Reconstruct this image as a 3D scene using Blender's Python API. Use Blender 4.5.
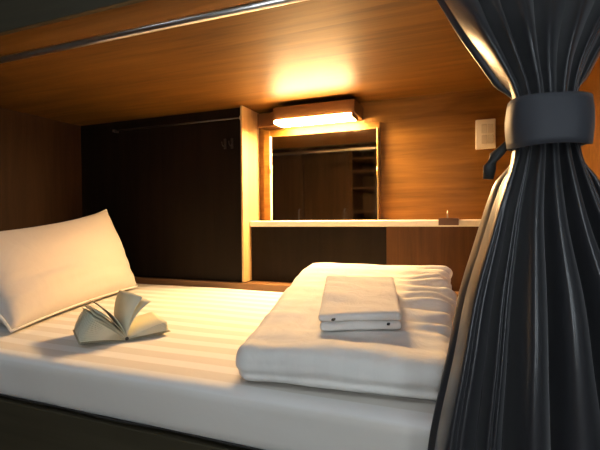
import bpy, bmesh, math, random
from mathutils import Vector, Matrix, noise

random.seed(4)
for o in list(bpy.data.objects): bpy.data.objects.remove(o)
SC = bpy.context.scene
COL = SC.collection
Z0 = 0.55                                   # height of the mattress top above the floor

# ------------------------------------------------------------------ camera
F_PX = 431.15
YAW, PITCH, ROLL = 0.3757, -0.018, -0.0094
cam_d = bpy.data.cameras.new('camera'); cam = bpy.data.objects.new('camera', cam_d); COL.objects.link(cam)
cam_d.sensor_fit = 'HORIZONTAL'; cam_d.sensor_width = 36.0; cam_d.lens = F_PX / 600 * 36.0
cam_d.clip_start = 0.02
fw = Vector((-math.sin(YAW)*math.cos(PITCH), math.cos(YAW)*math.cos(PITCH), math.sin(PITCH)))
rt = Vector((math.cos(YAW), math.sin(YAW), 0)); up = rt.cross(fw)
R = math.cos(ROLL)*rt + math.sin(ROLL)*up; U = -math.sin(ROLL)*rt + math.cos(ROLL)*up
M = Matrix((R, U, -fw)).transposed().to_4x4(); M.translation = Vector((0, 0, Z0 + 0.3025))
cam.matrix_world = M
SC.camera = cam

# ------------------------------------------------------------------ world, exposure, lamp strengths
w = bpy.data.worlds.new('world'); SC.world = w; w.use_nodes = True
w.node_tree.nodes['Background'].inputs[0].default_value = (0.60, 0.72, 0.85, 1)
w.node_tree.nodes['Background'].inputs[1].default_value = 0.05
SC.view_settings.view_transform = 'Standard'; SC.view_settings.look = 'None'
SC.view_settings.exposure = 0.3; SC.view_settings.gamma = 1.0
SC.view_settings.use_curve_mapping = False
WARM = (1.0, 0.62, 0.27); LAMP_POWER = 255.0
COOL = (0.82, 0.92, 1.0); CEIL_FILL_POWER = 7.0; WALL_FILL_POWER = 11.0  # colour and strengths of the added corridor fill lights

# ------------------------------------------------------------------ helpers
def wloc(p):
    v = Vector((0, 0, 0))
    while p is not None:
        v += p.location; p = p.parent
    return v
def obj(name, verts, faces, mat, parent=None, smooth=False, origin=None):
    """one mesh object; vertices in bunk coordinates (z = 0 on the mattress top)"""
    if origin is None:
        xs = [v[0] for v in verts]; ys = [v[1] for v in verts]; zs = [v[2] for v in verts]
        origin = ((min(xs)+max(xs))/2, (min(ys)+max(ys))/2, min(zs))
    og = Vector(origin)
    me = bpy.data.meshes.new(name)
    me.from_pydata([tuple(Vector(v) - og) for v in verts], [], faces); me.update()
    bm = bmesh.new(); bm.from_mesh(me); bmesh.ops.recalc_face_normals(bm, faces=bm.faces); bm.to_mesh(me); bm.free()
    if smooth:
        for p in me.polygons: p.use_smooth = True
    o = bpy.data.objects.new(name, me); COL.objects.link(o)
    me.materials.append(mat)
    o.parent = parent
    o.location = og + Vector((0, 0, Z0)) - wloc(parent)
    return o
def thing(name, label, cat, loc, group=None):
    o = bpy.data.objects.new(name, None); COL.objects.link(o)
    o.empty_display_size = 0.05
    o.location = Vector(loc) + Vector((0, 0, Z0))
    return tag(o, label, cat, group)
def tag(o, label, cat, group=None):
    o['label'] = label; o['category'] = cat
    if group: o['group'] = group
    return o
def struct(o, label):
    o['kind'] = 'structure'; o['label'] = label
    return o
def box_data(x0, x1, y0, y1, z0, z1, bev=0.0, seg=2):
    bm = bmesh.new(); bmesh.ops.create_cube(bm, size=1)
    for v in bm.verts:
        v.co = Vector(((x0+x1)/2 + v.co.x*(x1-x0), (y0+y1)/2 + v.co.y*(y1-y0), (z0+z1)/2 + v.co.z*(z1-z0)))
    if bev: bmesh.ops.bevel(bm, geom=list(bm.edges), offset=bev, segments=seg, profile=0.5, affect='EDGES')
    bm.verts.index_update()
    vs = [tuple(v.co) for v in bm.verts]; fs = [[v.index for v in f.verts] for f in bm.faces]; bm.free()
    return vs, fs
def box(name, x0, x1, y0, y1, z0, z1, mat, parent=None, bev=0.0, seg=2):
    vs, fs = box_data(x0, x1, y0, y1, z0, z1, bev, seg)
    return obj(name, vs, fs, mat, parent)
def tube_data(pts, r, n=16, cap=True):
    pts = [Vector(p) for p in pts]; vs, fs = [], []
    rs = r if isinstance(r, (list, tuple)) else [r]*len(pts)
    ref = Vector((0, 0, 1))
    for i, p in enumerate(pts):
        d = (pts[min(i+1, len(pts)-1)] - pts[max(i-1, 0)]).normalized()
        a = ref if abs(d.dot(ref)) < 0.9 else Vector((0, 1, 0))
        s = d.cross(a).normalized(); t = s.cross(d)
        for k in range(n):
            an = 2*math.pi*k/n
            vs.append(tuple(p + (s*math.cos(an) + t*math.sin(an))*rs[i]))
    for i in range(len(pts)-1):
        for k in range(n):
            fs.append([i*n+k, i*n+(k+1) % n, (i+1)*n+(k+1) % n, (i+1)*n+k])
    if cap: fs.append(list(range(n))); fs.append([(len(pts)-1)*n+k for k in range(n)])
    return vs, fs
def tube(name, pts, r, mat, parent=None, n=16):
    vs, fs = tube_data(pts, r, n); return obj(name, vs, fs, mat, parent, smooth=True)
def soft_box(nx, ny, nz, rx, ry, rz, fn):
    """closed rounded block: grid cube in [-1,1]^3, edges rounded with radii (fractions), then mapped by fn"""
    bm = bmesh.new(); idx = {}
    def vert(i, j, k):
        key = (i, j, k)
        if key not in idx:
            p = Vector((2*i/nx-1, 2*j/ny-1, 2*k/nz-1))
            q = Vector((max(-1+rx, min(1-rx, p.x)), max(-1+ry, min(1-ry, p.y)), max(-1+rz, min(1-rz, p.z))))
            d = Vector(((p.x-q.x)/rx, (p.y-q.y)/ry, (p.z-q.z)/rz))
            m = max(abs(d.x), abs(d.y), abs(d.z))
            if m > 1e-9: d = d.normalized()*m
            idx[key] = bm.verts.new(fn(q.x+d.x*rx, q.y+d.y*ry, q.z+d.z*rz))
        return idx[key]
    for k in (0, nz):
        for i in range(nx):
            for j in range(ny): bm.faces.new([vert(i, j, k), vert(i+1, j, k), vert(i+1, j+1, k), vert(i, j+1, k)])
    for j in (0, ny):
        for i in range(nx):
            for k in range(nz): bm.faces.new([vert(i, j, k), vert(i+1, j, k), vert(i+1, j, k+1), vert(i, j, k+1)])
    for i in (0, nx):
        for j in range(ny):
            for k in range(nz): bm.faces.new([vert(i, j, k), vert(i, j+1, k), vert(i, j+1, k+1), vert(i, j, k+1)])
    bm.verts.index_update()
    vs = [tuple(v.co) for v in bm.verts]; fs = [[v.index for v in f.verts] for f in bm.faces]; bm.free()
    return vs, fs
def nz(p, s, seed=0): return noise.noise(Vector((p[0]*s + seed*7.3, p[1]*s - seed*3.1, p[2]*s + seed*1.7)))
def ss(a, b, x):
    t = max(0, min(1, (x-a)/(b-a))); return t*t*(3-2*t)
def interp(tab, z):
    if z <= tab[0][0]: return tab[0][1]
    for (a, va), (b, vb) in zip(tab, tab[1:]):
        if z <= b:
            t = (z-a)/(b-a); t = t*t*(3-2*t)*0.5 + t*0.5
            return va + (vb-va)*t
    return tab[-1][1]

# ------------------------------------------------------------------ materials
def mat(name, color, rough=0.5, metal=0.0, spec=0.5):
    m = bpy.data.materials.new(name); m.use_nodes = True
    b = m.node_tree.nodes['Principled BSDF']
    b.inputs['Base Color'].default_value = (*color, 1); b.inputs['Roughness'].default_value = rough
    b.inputs['Metallic'].default_value = metal; b.inputs['Specular IOR Level'].default_value = spec
    return m
def N(m, t, **kw):
    n = m.node_tree.nodes.new(t)
    for k, v in kw.items():
        if hasattr(n, k): setattr(n, k, v)
        else: n.inputs[k].default_value = v
    return n
def wood(name, dark, light, rough=0.4, axis='X', scale=1.0, coat=0.0, spec=0.5):
    m = mat(name, light, rough, spec=spec); L = m.node_tree.links; b = m.node_tree.nodes['Principled BSDF']
    tc = N(m, 'ShaderNodeTexCoord'); mp = N(m, 'ShaderNodeMapping')
    mp.inputs['Scale'].default_value = {'X': (0.9*scale, 14*scale, 14*scale), 'Z': (14*scale, 14*scale, 0.9*scale), 'Y': (14*scale, 0.9*scale, 14*scale)}[axis]
    L.new(tc.outputs['Object'], mp.inputs['Vector'])
    n1 = N(m, 'ShaderNodeTexNoise', Scale=1.6, Detail=6.0, Roughness=0.62, Distortion=0.7)
    L.new(mp.outputs[0], n1.inputs['Vector'])
    n2 = N(m, 'ShaderNodeTexNoise', Scale=9.0, Detail=3.0)
    L.new(mp.outputs[0], n2.inputs['Vector'])
    mx = N(m, 'ShaderNodeMath', operation='MULTIPLY_ADD'); mx.inputs[1].default_value = 0.25
    L.new(n2.outputs[0], mx.inputs[0]); L.new(n1.outputs[0], mx.inputs[2])
    cr = N(m, 'ShaderNodeValToRGB'); cr.color_ramp.elements[0].position = 0.45; cr.color_ramp.elements[1].position = 0.82
    cr.color_ramp.elements[0].color = (*dark, 1); cr.color_ramp.elements[1].color = (*light, 1)
    L.new(mx.outputs[0], cr.inputs[0]); L.new(cr.outputs[0], b.inputs['Base Color'])
    bp = N(m, 'ShaderNodeBump', Strength=0.06, Distance=0.002)
    L.new(n2.outputs[0], bp.inputs['Height']); L.new(bp.outputs[0], b.inputs['Normal'])
    b.inputs['Coat Weight'].default_value = coat; b.inputs['Coat Roughness'].default_value = 0.25
    return m
def cloth(name, color, rough=0.85, sheen=0.2, bump=0.15, bscale=700.0, wrinkle=0.0, wscale=9.0, stripe=None):
    m = mat(name, color, rough, spec=0.25); L = m.node_tree.links; b = m.node_tree.nodes['Principled BSDF']
    b.inputs['Sheen Weight'].default_value = sheen; b.inputs['Sheen Roughness'].default_value = 0.4
    tc = N(m, 'ShaderNodeTexCoord')
    n1 = N(m, 'ShaderNodeTexNoise', Scale=bscale, Detail=1.0); L.new(tc.outputs['Object'], n1.inputs['Vector'])
    bp = N(m, 'ShaderNodeBump', Strength=bump, Distance=0.0006); L.new(n1.outputs[0], bp.inputs['Height'])
    last = bp
    if wrinkle:
        n2 = N(m, 'ShaderNodeTexNoise', Scale=wscale, Detail=4.0, Distortion=0.8); L.new(tc.outputs['Object'], n2.inputs['Vector'])
        b2 = N(m, 'ShaderNodeBump', Strength=wrinkle, Distance=0.02); L.new(n2.outputs[0], b2.inputs['Height'])
        L.new(bp.outputs[0], b2.inputs['Normal']); last = b2
    L.new(last.outputs[0], b.inputs['Normal'])
    if stripe:                                        # woven satin stripes along x
        axis, period, c2 = stripe
        sp = N(m, 'ShaderNodeSeparateXYZ'); L.new(tc.outputs['Object'], sp.inputs[0])
        mm = N(m, 'ShaderNodeMath', operation='MULTIPLY'); mm.inputs[1].default_value = 1/period; L.new(sp.outputs[axis], mm.inputs[0])
        fr = N(m, 'ShaderNodeMath', operation='FRACT'); L.new(mm.outputs[0], fr.inputs[0])
        cr = N(m, 'ShaderNodeValToRGB'); e = cr.color_ramp.elements
        e[0].position = 0.0; e[0].color = (*c2, 1); e[1].position = 1.0; e[1].color = (*c2, 1)
        for p, c in ((0.10, c2), (0.16, color), (0.56, color), (0.62, c2)):
            k = e.new(p); k.color = (*c, 1)
        L.new(fr.outputs[0], cr.inputs[0]); L.new(cr.outputs[0], b.inputs['Base Color'])
    return m
def emit(name, color, strength):
    m = mat(name, (0.9, 0.9, 0.9)); b = m.node_tree.nodes['Principled BSDF']
    b.inputs['Emission Color'].default_value = (*color, 1); b.inputs['Emission Strength'].default_value = strength
    return m

W_ORANGE = wood('orange_veneer', (0.080, 0.034, 0.005), (0.180, 0.083, 0.0135), 0.5, 'X', 1.0, spec=0.3)
W_BACK = wood('niche_veneer', (0.140, 0.060, 0.007), (0.27, 0.125, 0.018), 0.5, 'X', 1.0, spec=0.3)
W_PALE = wood('pale_birch', (0.50, 0.31, 0.12), (0.64, 0.43, 0.19), 0.45, 'Z', 1.0)
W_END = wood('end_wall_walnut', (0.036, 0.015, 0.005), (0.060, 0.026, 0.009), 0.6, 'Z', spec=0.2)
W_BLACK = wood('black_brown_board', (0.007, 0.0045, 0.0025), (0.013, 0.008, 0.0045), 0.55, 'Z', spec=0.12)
W_RAIL = wood('rail_wood', (0.17, 0.080, 0.028), (0.27, 0.135, 0.048), 0.45, 'X')
W_HOUS = wood('housing_wood', (0.075, 0.030, 0.007), (0.12, 0.050, 0.012), 0.45, 'X')
W_DARK = wood('wardrobe_brown', (0.11, 0.060, 0.024), (0.19, 0.105, 0.045), 0.4, 'Z')
W_STORE = wood('storage_veneer', (0.060, 0.024, 0.005), (0.105, 0.044, 0.010), 0.55, 'Z', spec=0.2)
OLIVE = wood('olive_board', (0.042, 0.035, 0.020), (0.066, 0.055, 0.032), 0.6, 'X', 0.5, spec=0.25)
EDGE = mat('cream_edging', (0.86, 0.80, 0.66), 0.5)
SHEET = cloth('striped_sheet', (0.82, 0.80, 0.77), 0.8, 0.1, 0.10, 600, 0.10, 7.0, stripe=('Y', 0.070, (0.70, 0.66, 0.60)))
PILLOW = cloth('pillow_cotton', (0.60, 0.545, 0.495), 0.85, 0.1, 0.12, 700, 0.22, 8.0)
DUVET = cloth('duvet_cotton', (0.80, 0.775, 0.73), 0.82, 0.1, 0.10, 600, 0.22, 14.0, stripe=('X', 0.05, (0.785, 0.76, 0.715)))
TOWEL = cloth('towel_terry', (0.76, 0.72, 0.67), 0.95, 0.3, 0.9, 420, 0.2, 30)
CURTAIN = cloth('charcoal_satin', (0.025, 0.0255, 0.029), 0.33, 0.12, 0.05, 900)
CURTAIN.node_tree.nodes['Principled BSDF'].inputs['Specular IOR Level'].default_value = 0.7
BAND = cloth('charcoal_band', (0.044, 0.047, 0.056), 0.5, 0.15, 0.2, 900)
CHROME = mat('brushed_chrome', (0.80, 0.80, 0.80), 0.28, 1.0)
STEEL = mat('dull_steel', (0.42, 0.40, 0.36), 0.4, 1.0)
DKSTEEL = mat('dark_steel', (0.10, 0.09, 0.08), 0.45, 1.0)
BRASS = mat('aged_brass', (0.55, 0.38, 0.16), 0.4, 1.0)
BROWN_METAL = mat('brown_metal', (0.14, 0.07, 0.035), 0.5, 0.3)
PLASTIC = mat('ivory_plastic', (0.80, 0.76, 0.66), 0.4)
ROCKER = mat('grey_rocker', (0.62, 0.58, 0.50), 0.35)
PAPER = mat('page_paper', (0.64, 0.63, 0.50), 0.9, spec=0.1)
COVER = mat('cover_card', (0.30, 0.29, 0.20), 0.6)
INK = mat('dark_print', (0.03, 0.03, 0.03), 0.7)
PIPING = cloth('white_piping', (0.74, 0.70, 0.65), 0.8)
BLACK_TRIM = mat('black_edging', (0.02, 0.018, 0.015), 0.6)  # plain black, for the mattress seam and the tie tail
FLOOR = wood('floor_planks', (0.06, 0.035, 0.018), (0.10, 0.06, 0.033), 0.4, 'X', 0.6)
PLASTER = mat('corridor_paint', (0.26, 0.25, 0.23), 0.8)
m = mat('mirror_glass', (0.80, 0.72, 0.60), 0.04, 1.0); MIRROR = m
tc = N(m, 'ShaderNodeTexCoord'); nn = N(m, 'ShaderNodeTexNoise', Scale=14.0, Detail=3.0)
m.node_tree.links.new(tc.outputs['Object'], nn.inputs['Vector'])
mr = N(m, 'ShaderNodeMapRange'); mr.inputs['From Min'].default_value = 0.45; mr.inputs['From Max'].default_value = 0.8
mr.inputs['To Min'].default_value = 0.03; mr.inputs['To Max'].default_value = 0.09
m.node_tree.links.new(nn.outputs[0], mr.inputs['Value'])
m.node_tree.links.new(mr.outputs[0], m.node_tree.nodes['Principled BSDF'].inputs['Roughness'])
LAMPM = emit('warm_diffuser', WARM, LAMP_POWER)
CEILFILLM = emit('ceiling_fill_emitter', COOL, CEIL_FILL_POWER); WALLFILLM = emit('wall_fill_emitter', COOL, WALL_FILL_POWER)  # glowing faces of the added ceiling and wall fill lights

# ------------------------------------------------------------------ the setting
YF, YP, YB = 0.649, 1.619, 1.779            # mattress front, front plane of the divider, back wall of the niche
XL, XR = -1.85, 0.32                        # inner faces of the bunk's end walls
ZC = 0.7794                                 # bunk ceiling above the mattress
XD = -0.898                                 # right face of the divider
YC = 0.76                                   # front edge of the bunk ceiling
XA, XB, YO, ZT = -2.9, 1.7, -0.90, 1.85     # corridor
struct(box('floor', XA-.05, XB+.05, YO-.05, 1.86, -Z0-.05, -Z0, FLOOR), 'dark brown wooden corridor floor')
struct(box('ceiling_corridor', XA-.05, XB+.05, YO-.05, 1.86, ZT, ZT+.05, PLASTER), 'plain painted corridor ceiling')
struct(box('wall_front', XA-.05, XB+.05, YO-.05, YO, -Z0, ZT, PLASTER), 'plain corridor wall opposite the bunk')
struct(box('wall_corridor_left', XA-.05, XA, YO, 1.86, -Z0, ZT, PLASTER), 'plain wall at the left end of the corridor')
struct(box('wall_corridor_right', XB, XB+.05, YO, 1.86, -Z0, ZT, PLASTER), 'plain wall at the right end of the corridor')
struct(box('wall_back', XD-.010, XR, YB, YB+.04, -Z0, ZC, W_BACK), 'orange-brown wood veneer wall behind the mirror and shelf')
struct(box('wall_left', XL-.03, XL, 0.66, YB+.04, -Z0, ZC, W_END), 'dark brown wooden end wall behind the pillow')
struct(box('wall_right', XR, XR+.03, 0.66, YB+.04, -Z0, ZC, W_BACK), 'wooden end wall behind the curtain')
struct(box('ceiling', XL-.03, XR+.03, YC, YB+.04, ZC, ZC+.03, W_ORANGE), 'orange-brown veneer ceiling of the bunk, underside of upper berth')
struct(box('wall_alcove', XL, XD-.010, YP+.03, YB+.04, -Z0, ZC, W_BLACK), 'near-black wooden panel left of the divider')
struct(box('trim_1', XL, XR, YP, YP+.02, -.14, .024, W_RAIL, bev=.003), 'brown wooden rail along the back of the mattress')
fas = struct(box('trim_2', XL-.03, XR+.03, YC-.016, YC, ZC-.004, ZC+.34, OLIVE, bev=.002), 'dark olive fascia board of the upper berth')
# upper berth rear, closes the space above the bunk ceiling
struct(box('wall_upper', XL-.03, XR+.03, YB+.04, YB+.08, -Z0, ZT, PLASTER), 'plain wall behind the bunks')

# ------------------------------------------------------------------ bunk base
t = thing('bunk_base', 'dark olive wooden bunk base under the white mattress', 'bed base', ((XL+XR)/2, 1.1, -Z0))
box('platform', XL, XR, YF+.025, YP, -.14, -.102, OLIVE, t)
box('front_panel', XL, XR, YF-.002, YF+.025, -Z0, -.104, OLIVE, t, bev=.002)
box('back_panel', XL, XR, YP-.02, YP, -Z0, -.14, OLIVE, t)

# ------------------------------------------------------------------ divider, alcove fittings
dv = box('divider_panel', XD-.010, XD, YP, YB, .026, ZC, W_PALE, bev=.002)
tag(dv, 'pale upright wooden divider left of the mirror, brightly lit', 'panel')
t = thing('clothes_rail', 'thin steel clothes rail across the dark alcove', 'rail', (-1.26, YP+.03, .72))
tube('bar', [(-1.606, YP+.006, .729), (XD-.011, YP+.006, .729)], .0035, DKSTEEL, t, 10)
box('bracket', -1.612, -1.600, YP+.001, YP+.03, .724, .736, STEEL, t, bev=.001)
vs, fs = tube_data([(XD-.014, YP+.010, .729), (XD-.010, YP+.010, .729)], .010, 14); obj('end_flange', vs, fs, STEEL, t, smooth=False)
for i, hx in enumerate((-1.00, -.965)):
    t = thing('coat_hook', ['small dull metal hook on the dark panel, the left one of two', 'small dull metal hook on the dark panel, next to the divider'][i], 'hook', (hx, YP+.03, .61), 'hooks on the dark panel')
    box('plate', hx-.006, hx+.006, YP+.026, YP+.03, .605, .650, DKSTEEL, t, bev=.001)
    tube('prong', [(hx, YP+.027, .622), (hx, YP+.012, .614), (hx, YP+.004, .622), (hx, YP+.002, .634)], .0022, DKSTEEL, t, 8)

# ------------------------------------------------------------------ shelf and what is below it
YS = 1.672
t = thing('wall_shelf', 'long pale shelf board with bright cream front edge below the mirror', 'shelf', ((XD+XR)/2, 1.70, .262))
box('board', XD, XR, YS+.012, YB, .264, .288, W_PALE, t)
box('edge_strip', XD, XR, YS, YS+.012, .263, .289, EDGE, t, bev=.0055, seg=3)
sp = box('storage_panel', -.303, XR, 1.684, 1.699, .0245, .2635, W_STORE, bev=.001)
tag(sp, 'brown wooden panel below the shelf, to the right behind the duvet', 'panel')
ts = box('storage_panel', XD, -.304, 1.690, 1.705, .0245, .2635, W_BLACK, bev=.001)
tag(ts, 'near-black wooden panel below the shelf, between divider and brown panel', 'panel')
struct(box('trim_3', XD, XR, YP+.02, YB, -.02, .024, W_RAIL), 'brown wooden ledge below the shelf')

t = thing('shelf_clip', 'small brown metal clip with thin pin on the shelf edge', 'clip', (-.07, YS, .270))
box('body', -.108, -.038, YS-.010, YS+.02, .2895, .295, BROWN_METAL, t, bev=.001)
box('lip', -.108, -.038, YS-.010, YS-.001, .268, .290, BROWN_METAL, t, bev=.0015)
tube('pin', [(-.077, YS+.0, .294), (-.077, YS+.0, .322)], [.0028, .0016], STEEL, t, 8)

# ------------------------------------------------------------------ mirror
t = thing('wall_mirror', 'rectangular wall mirror with thin brass edges reflecting dark room', 'mirror', (-.59, YB-.01, .29))
YM = YB-.022
box('backing', -.862, -.342, YM+.004, YB, .290, .690, W_BACK, t)
box('glass', -.826, -.352, YM-.001, YM+.004, .290, .662, MIRROR, t)
box('side_board', -.862, -.834, YM-.008, YM+.004, .290, .690, W_BACK, t, bev=.001)
box('edge', -.834, -.826, YM-.006, YM+.004, .290, .664, EDGE, t, bev=.001)
box('edge', -.352, -.346, YM-.006, YM+.004, .290, .664, BRASS, t, bev=.001)
tube('hanger_clip', [(-.830, YM-.010, .50), (-.830, YM-.010, .535)], .004, BRASS, t, 8)
tube('hanger_clip', [(-.349, YM-.010, .47), (-.349, YM-.010, .505)], .004, BRASS, t, 8)

# ------------------------------------------------------------------ lamp above the mirror
t = thing('wall_lamp', 'warm glowing strip lamp in brown wooden housing above the mirror', 'lamp', (-.60, 1.72, .70))
box('housing', -.760, -.412, 1.630, YB, .704, .758, W_HOUS, t, bev=.003)
box('side_block', -.868, -.760, 1.70, YB, .700, .757, W_HOUS, t, bev=.003)
vs, fs = box_data(-.752, -.425, 1.626, 1.710, .690, .704, .004, 3)
obj('diffuser', vs, fs, LAMPM, t, smooth=True)
for x0, x1 in ((-.758, -.752), (-.425, -.419)): box('end_cap', x0, x1, 1.624, 1.712, .6885, .704, W_HOUS, t, bev=.001)

# ------------------------------------------------------------------ switch
t = thing('light_switch', 'ivory wall switch plate with rockers beside the curtain', 'switch', (.055, YB, .555))
box('plate', .020, .090, YB-.012, YB, .553, .664, PLASTIC, t, bev=.003)
for z in (.572, .612):
    for x in (.042, .064):
        box('rocker', x-.001, x+.018, YB-.0165, YB-.010, z, z+.032, ROCKER, t, bev=.0015)

# ------------------------------------------------------------------ curtain rod
t = thing('curtain_rod', 'chrome curtain rod under the front edge of the bunk ceiling', 'rod', (-.76, .80, .72))
tube('tube', [(XL, .80, .737), (XR, .80, .737)], .0085, CHROME, t, 24)
for x0, x1 in ((XL, XL+.008), (XR-.008, XR)):
    tube('flange', [(x0, .80, .737), (x1, .80, .737)], .022, CHROME, t, 24)

# ------------------------------------------------------------------ curtain (gathered by a tie, hanging before the mattress)
XLt = [(-.50, -.090), (-.30, -.080), (-.04, -.058), (.17, -.020), (.31, .018), (.385, .046), (.43, .052), (.47, .044), (.52, .016), (.61, -.026), (.735, -.075)]
XRt = [(-.50, .36), (-.30, .35), (-.04, .31), (.17, .240), (.31, .170), (.375, .140), (.43, .128), (.49, .145), (.56, .19), (.64, .25), (.735, .28)]
YCt = [(-.50, .590), (-.04, .600), (.10, .612), (.31, .640), (.43, .645), (.56, .69), (.68, .775), (.735, .80)]
AMt = [(-.50, .030), (-.04, .030), (.17, .029), (.31, .024), (.385, .014), (.43, .010), (.47, .015), (.56, .034), (.66, .030), (.735, .018)]
BKt = [(-.50, .020), (-.04, .022), (.10, .026), (.25, .045), (.36, .03), (.43, .016), (.50, .02), (.56, .03), (.70, .02), (.735, .01)]
NP = 7.0; NU, NV = 420, 150
rnd = random.Random(11)
famp = [rnd.uniform(.55, 1.25) for _ in range(14)]
fwid = [rnd.uniform(.7, 1.35) for _ in range(int(NP))]; tot = sum(fwid)
fst = [0.0]
for q in fwid: fst.append(fst[-1] + q/tot)
def smooth_tab(tb, z): return sum(interp(tb, z+d)*w for d, w in ((-.05, .1), (-.025, .22), (0, .36), (.025, .22), (.05, .1)))
CACHE = {}
def curtain_pt(u, z):
    p = curtain_free(u, z)
    wt = ss(.345, .385, z)*ss(.490, .448, z)               # held inside the tie band
    if wt > 0:
        dx, dy = p.x-.0905, p.y-.622
        f = ((abs(dx)/.0433)**2.6 + (abs(dy)/.0498)**2.6)**(1/2.6)
        if f > .93:
            k = 1 + wt*(.93/f-1); p.x = .0905+dx*k; p.y = .622+dy*k
    return p
def curtain_free(u, z):
    if z not in CACHE: CACHE[z] = [smooth_tab(tb, z) for tb in (XLt, XRt, YCt, AMt, BKt)]
    xl, xr, yc, am, bk = CACHE[z]
    x0 = xl + .009
    if u < 0.06:                                           # the side turned inwards
        s = u/0.06
        return Vector((xl + .009*s*s, yc + bk*(1-s) + am*.6*s, z))
    s = (u-0.06)/0.94
    sw = s + .020*math.sin(z*4.2+1.3)*math.sin(math.pi*s) + .014*nz((s*3, z*2.2, 0), 1.0, 2)*math.sin(math.pi*s)
    sw = max(0, min(.99999, sw))
    k = max(i for i in range(int(NP)) if fst[i] <= sw); ph = (sw-fst[k])/(fst[k+1]-fst[k])
    a = famp[k]*(.8 + .35*nz((k*3.7, z*2.5, 0), 1.0, 7))
    hump = math.sin(math.pi*ph)**.75                       # broad rounded ridges, narrow valleys
    side = .55*nz((k*2.1, z*3.0, 4), 1.0, 4)
    x = x0 + (xr-x0)*(s + .35*side*hump*(fst[k+1]-fst[k]))
    bow = -.026*math.sin(math.pi*s)*ss(.66, .46, z)*ss(-.15, .35, z)      # bunch is round at the tie
    y = yc + am*(.6 - 2.0*a*hump) + bow + .010*(s-.5)
    # secondary soft crease on some ridges
    y += am*.28*math.exp(-((ph-.55)/.09)**2)*max(0, nz((k*5.3, z*2.0, 2), 1.0, 9)+.1)*2
    return Vector((x, y, z))
vs, fs = [], []
for j in range(NV+1):
    z = round(-.50 + (1.228)*j/NV, 5)
    for i in range(NU+1): vs.append(tuple(curtain_pt(i/NU, z)))
for j in range(NV):
    for i in range(NU):
        a = j*(NU+1)+i; fs.append([a, a+1, a+NU+2, a+NU+1])
cu = obj('curtain', vs, fs, CURTAIN, smooth=True)
md = cu.modifiers.new('thickness', 'SOLIDIFY'); md.thickness = .0014; md.offset = 0
tag(cu, 'dark charcoal satin curtain gathered in folds at the right', 'curtain')

# tie band round the bunch
t = thing('curtain_tie', 'dark grey fabric tie band wrapped round the gathered curtain', 'tie', (.095, .65, .39))
vs, fs = [], []
n, hN = 72, 8
for side in (0, 1):
    for j in range(hN+1):
        for i in range(n):
            a = 2*math.pi*i/n; ca, sa = math.cos(a), math.sin(a)
            f = (abs(ca)**2.6 + abs(sa)**2.6)**(-1/2.6)
            h = j/hN
            puff = .0025*math.sin(math.pi*h) + .0012*nz((ca*2, sa*2, h), 1.6, 3)
            rx, ry = .0455 + puff - side*.0022, .052 + puff - side*.0022
            zb = .389 - .005*max(0, math.sin(-a)) + .0015*math.sin(3*a); zt = .444 + .0015*math.sin(2*a+.5)
            vs.append((.0905 + rx*f*ca, .622 + ry*f*sa, zb + (zt-zb)*h))
k = (hN+1)*n
for side in (0, 1):
    for j in range(hN):
        for i in range(n): fs.append([side*k+j*n+i, side*k+j*n+(i+1) % n, side*k+(j+1)*n+(i+1) % n, side*k+(j+1)*n+i])
for j in (0, hN):
    for i in range(n): fs.append([j*n+i, j*n+(i+1) % n, k+j*n+(i+1) % n, k+j*n+i])
obj('band', vs, fs, BAND, t, smooth=True)
pts = [(.048, .640, .400), (.040, .640, .390), (.031, .640, .382), (.025, .640, .368), (.023, .640, .352)]
vs, fs = tube_data(pts, [.004, .006, .0075, .0085, .0065], 12)
obj('tail', vs, fs, BLACK_TRIM, t, smooth=True)

# ------------------------------------------------------------------ mattress
def mfn(x, y, z):
    X = XL+.004 + (x+1)/2*(XR-XL-.008); Y = YF + (y+1)/2*(YP-YF-.002); Z = -.100 + (z+1)/2*.100
    Z += .003*nz((X, Y, 0), 3.5, 1)*max(0, z)
    if y < -.9: Y += .003*nz((X, 0, Z*2), 6, 2)
    if z < -.9: Z += .002*nz((X, Y, 0), 7, 3) + .002
    return (X, Y, Z)
vs, fs = soft_box(120, 60, 8, .02, .045, .40, mfn)
t = thing('mattress', 'white mattress in striped satin sheet filling the bunk', 'mattress', ((XL+XR)/2, 1.13, -.10))
obj('sheet', vs, fs, SHEET, t, smooth=True)
px = [(XL+.03 + i*(XR-XL-.06)/60, YF+.0035+.0015*math.sin(i*.9), -.0945+.001*math.sin(i*.53)) for i in range(61)]
tube('seam', px, .0022, BLACK_TRIM, t, 8)

# ------------------------------------------------------------------ pillow
A, B, T, S = Vector((-1.115, .765, .012)), Vector((-1.335, 1.465, .012)), Vector((-1.470, 1.435, .343)), Vector((-1.405, .70, .252))
nrm = (B-A).cross(S-A).normalized()
if nrm.x < 0: nrm = -nrm
def pil(u, v, side):
    cx = u*u*(3-2*u)*.25+u*.75; cv = v
    p = A*(1-u)*(1-v) + B*u*(1-v) + T*u*v + S*(1-u)*v
    pinch = .020
    c = (A+B+T+S)/4
    eu, ev = 4*u*(1-u), 4*v*(1-v)
    # edges between the corners draw in
    p += (c-p)*(.10*(1-ev)*eu*.6 + .10*(1-eu)*ev*.7)
    th = .095*(max(0, eu)**.42)*(max(0, ev)**.46)
    th *= 1.0 + .14*nz((u*2, v*2, side), 1.6, 4)
    wr = .022*nz((u*2.2, v*11, 0), 1.0, 6)*ss(.55, .05, v)*eu**.3
    q = p + nrm*(th*side + wr*(1 if side > 0 else 0)*min(1, ev*2))
    q.z -= .032*(math.sin(math.pi*u)**.8)*v*v                    # sagging top edge
    q.z = max(q.z, .004)
    return q
vs, fs = [], []; n = 44
for side in (1, -1):
    for j in range(n+1):
        for i in range(n+1): vs.append(tuple(pil(i/n, j/n, side)))
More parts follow.
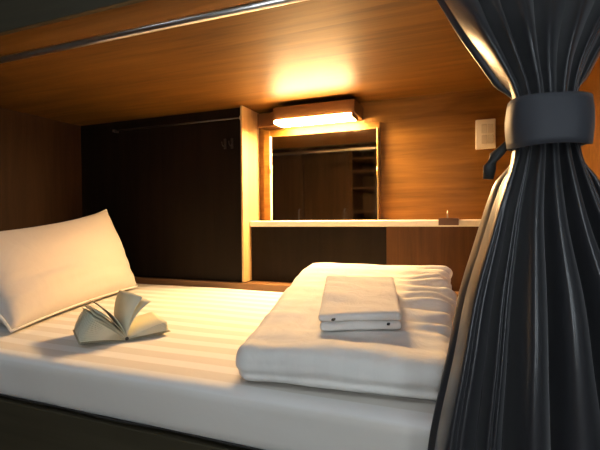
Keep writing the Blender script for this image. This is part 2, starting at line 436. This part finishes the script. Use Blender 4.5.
for s in (0, 1):
    k = s*(n+1)**2
    for j in range(n):
        for i in range(n): fs.append([k+j*(n+1)+i, k+j*(n+1)+i+1, k+(j+1)*(n+1)+i+1, k+(j+1)*(n+1)+i])
bm = bmesh.new(); bv = [bm.verts.new(v) for v in vs]
for f in fs: bm.faces.new([bv[i] for i in f])
bmesh.ops.remove_doubles(bm, verts=bm.verts, dist=1e-5); bm.verts.index_update()
vs2 = [tuple(v.co) for v in bm.verts]; fs2 = [[v.index for v in f.verts] for f in bm.faces]; bm.free()
t = thing('pillow', 'plump white pillow leaning at the left end of the mattress', 'pillow', (-1.3, 1.1, 0))
obj('cushion', vs2, fs2, PILLOW, t, smooth=True)
ring = [pil(i/30, 0, 1) for i in range(30)] + [pil(1, i/20, 1) for i in range(20)] + [pil(1-i/30, 1, 1) for i in range(30)] + [pil(0, 1-i/20, 1) for i in range(21)]
tube('piping', [(p.x, p.y, max(p.z, .006)) for p in ring], .0035, PIPING, t, 8)

# ------------------------------------------------------------------ folded duvet
FL, FR, BR, BL = Vector((-.402, .668, 0)), Vector((-.012, .700, 0)), Vector((-.072, 1.46, 0)), Vector((-.545, 1.44, 0))
def duv_top(a, b):                       # a: left-right 0..1, b: front-back 0..1
    return .066 + .068*ss(0, .85, b) + .006*math.sin(a*3.1)
def dfn(x, y, z):
    a, b, c = (x+1)/2, (y+1)/2, (z+1)/2
    p = FL*(1-a)*(1-b) + FR*a*(1-b) + BR*a*b + BL*(1-a)*b
    h = duv_top(a, b)
    Z = .0045 + c*h
    # ruched gathers on the right side
    g = ss(.66, .90, a)*ss(.12, .42, b)
    ph = b*14.5 + 1.7*nz((a*1.6, b*3.0, 0), 1.0, 9) + .8*(a-.7)
    am = .35 + .9*abs(nz((a*3, b*5, 2), 1.0, 6))*2
    ru = math.sin(2*math.pi*ph)*am
    Z += c*(.0130*ru*g + .006*nz((p.x, p.y, 0), 9, 2) + .004*nz((p.x*.6, p.y*2, 0), 14, 5))
    p.x += (.0110*ru*g*c + .030*nz((b*7, c*2, 0), 1.0, 3)*g + .005*nz((b*5, c, 3), 1.2, 3))
    p.y += .006*nz((a*6, c*2, 0), 1.2, 8)*(1 if b < .3 else .4)
    # fold line along the front
    if b < .08: p.y += .012*math.exp(-((c-.30)/.10)**2)*(.6+.5*nz((a*5, 0, 0), 1, 1))
    return (p.x, p.y, Z)
vs, fs = soft_box(110, 170, 18, .16, .09, .80, dfn)
dvt = obj('duvet', vs, fs, DUVET, smooth=True)
from mathutils.bvhtree import BVHTree
dtree = BVHTree.FromPolygons([Vector(v) for v in vs], fs)
def duvet_z(x, y):
    h = dtree.ray_cast(Vector((x, y, 1)), Vector((0, 0, -1)))
    return h[0].z if h[0] is not None else 0.0
tag(dvt, 'thick white duvet folded into a block, gathered on one side', 'duvet')

# ------------------------------------------------------------------ folded towel on the duvet
t = thing('towel', 'small folded off-white towel lying on the duvet', 'towel', (-.23, .97, .10))
tF_L, tF_R, tB_R, tB_L = Vector((-.268, .775, 0)), Vector((-.120, .822, 0)), Vector((-.176, 1.075, 0)), Vector((-.338, 1.050, 0))
def towel_base(x, y): return max(duvet_z(x+dx, y+dy) for dx in (-.01, 0, .01) for dy in (-.01, 0, .01)) + .001
for li in range(2):
    def tfn(x, y, z, li=li):
        a, b, c = (x+1)/2, (y+1)/2, (z+1)/2
        s = .004 if li else 0
        p = tF_L*(1-a)*(1-b) + tF_R*a*(1-b) + tB_R*a*b + tB_L*(1-a)*b
        p.x += -.004*li*(1-a); p.y += s*(1-b)
        Z = towel_base(p.x, p.y) + li*.0165 + c*.0165 + .0015*c*nz((p.x, p.y, li), 22, 4)
        p.y += .0025*nz((a*5, c, li), 1.3, 5)
        return (p.x, p.y, Z)
    vs, fs = soft_box(26, 34, 6, .07, .05, .95, tfn)
    obj('folded_layer', vs, fs, TOWEL, t, smooth=True)
for fx, z in ((.17, .024), (.84, .013)):
    p = tF_L.lerp(tF_R, fx); z += towel_base(p.x, p.y)
    box('stitched_tag', p.x-.0028, p.x+.0028, p.y-.0035, p.y+.008, z-.002, z+.002, INK, t, bev=.001)

# ------------------------------------------------------------------ open book
bk = thing('book', 'open paperback book with fanned pages lying on the sheet', 'book', (-.79, .83, 0))
ub = Vector((.588, .809, 0)); vb = Vector((-.809, .588, 0)); bo = Vector((-.785, .824, .004))
BW, BH = .104, .150
def leaf(name, ang, bend, thick, matl, width=BW, off=0.0, lift=0.0, curl=0.0):
    """a sheet hinged on the spine: ang from the bed on the right side, bend adds curvature outwards"""
    n = 10; prof = []; x, z, a = off, lift, ang
    for i in range(n+1):
        prof.append((x, z, a)); st = width/n
        x += math.cos(a)*st; z += math.sin(a)*st; a += bend/n
    vs, fs = [], []
    for s in (0, 1):
        for (x, z, a) in prof:
            for vv in (0.0, .5, 1.0):
                o2 = s*thick; cz = curl*vv*vv*(z/width)
                px, pz = x - math.sin(a)*o2 + cz, z + math.cos(a)*o2
                q = bo + ub*px + vb*(vv*BH) + Vector((0, 0, max(0, pz)))
                vs.append(tuple(q))
    m_ = 3; k = (n+1)*m_
    for s in (0, 1):
        for i in range(n):
            for j in range(m_-1): fs.append([s*k+i*m_+j, s*k+i*m_+j+1, s*k+(i+1)*m_+j+1, s*k+(i+1)*m_+j])
    for i in range(n):
        for j in (0, m_-1): fs.append([i*m_+j, (i+1)*m_+j, k+(i+1)*m_+j, k+i*m_+j])
    for i in (0, n):
        for j in range(m_-1): fs.append([i*m_+j, i*m_+j+1, k+i*m_+j+1, k+i*m_+j])
    return obj(name, vs, fs, matl, bk, smooth=True)
D = math.radians
leaf('cover', D(3), 0, .0012, COVER, BW+.003); leaf('cover', D(172), D(6), .0012, COVER, BW+.003)
for i in range(11): leaf('page', D(167-2.6*i), D(14-1.2*i), .0029, PAPER, BW-.0006*i, 0, .0025)
for i, a in enumerate((132, 127)): leaf('page', D(a), D(20), .0012, PAPER, BW-.004, 0, .003, -.01)
for i, a in enumerate((114, 104)): leaf('page', D(a), D(40), .0009, PAPER, BW-.004, 0, .003, -.02)
for i, a in enumerate((84, 80)): leaf('page', D(a), D(-34-20*i), .0009, PAPER, BW+.004, 0, .003, -.03)
for i in range(6): leaf('page', D(22-3.2*i), D(-14+2*i), .0019, PAPER, BW-.002, 0, .0025)
vs, fs = tube_data([tuple(bo+Vector((0, 0, .004))-vb*.0005), tuple(bo+vb*BH+Vector((0, 0, .004)))], .0045, 10)
obj('spine', vs, fs, INK, bk, smooth=True)

# ------------------------------------------------------------------ corridor: wardrobe seen in the mirror, added fill lights
YW = YO+.45
t = thing('wardrobe', 'dark brown wardrobe with open shelf column opposite the bunk', 'wardrobe', (-1.6, YO+.2, -Z0))
box('body', -2.45, -1.06, YO, YW-.02, -Z0+.02, 1.0, W_DARK, t, bev=.003)
for i in range(3):
    x0 = -2.445 + i*.4617
    d = box('door', x0+.003, x0+.4587, YW-.02, YW, -Z0+.06, .955, W_DARK, t, bev=.004)
    tube('handle', [(x0+.42, YW, .20), (x0+.42, YW+.025, .21), (x0+.42, YW+.025, .37), (x0+.42, YW, .38)], .006, STEEL, d, 10)
box('cornice', -2.47, -.78, YO, YW+.012, .96, 1.01, W_END, t, bev=.003)
box('side_panel', -1.06, -1.03, YO, YW, -Z0, .96, W_RAIL, t, bev=.002)
box('side_panel', -.82, -.79, YO, YW, -Z0, .96, W_DARK, t, bev=.002)
box('rear_panel', -1.03, -.82, YO, YO+.012, -Z0, .96, W_DARK, t)
for z in (-.30, -.02, .34, .56, .72, .84): box('shelf', -1.03, -.82, YO+.012, YW-.01, z, z+.018, W_RAIL, t, bev=.002)
for x, lb in ((-1.35, 'added flat ceiling fill light above the wardrobe doors'), (.35, 'added flat ceiling fill light near the curtain end of the corridor')):  # unseen ceiling panels, added as cool fill on the mattress front
    t = thing('added_ceiling_fill', lb, 'lamp', (x, -.50, ZT), 'added ceiling fill lights')
    box('frame', x-.42, x+.42, -.66, -.34, ZT-.03, ZT, PLASTIC, t, bev=.004)
    box('diffuser', x-.40, x+.40, -.64, -.36, ZT-.036, ZT-.029, CEILFILLM, t, bev=.002)
for x, lb in ((.05, 'added tall slim fill light opposite the bunk, nearer the wardrobe'), (1.0, 'added tall slim fill light opposite the bunk, away from the wardrobe')):  # unseen upright panels, added for curtain highlights and mattress front fill
    t = thing('added_wall_fill', lb, 'lamp', (x, YO, -.12), 'added wall fill lights')
    box('back_plate', x-.085, x+.085, YO, YO+.03, -.12, .82, PLASTIC, t, bev=.004)
    box('diffuser', x-.07, x+.07, YO+.03, YO+.055, -.10, .80, WALLFILLM, t, bev=.01)
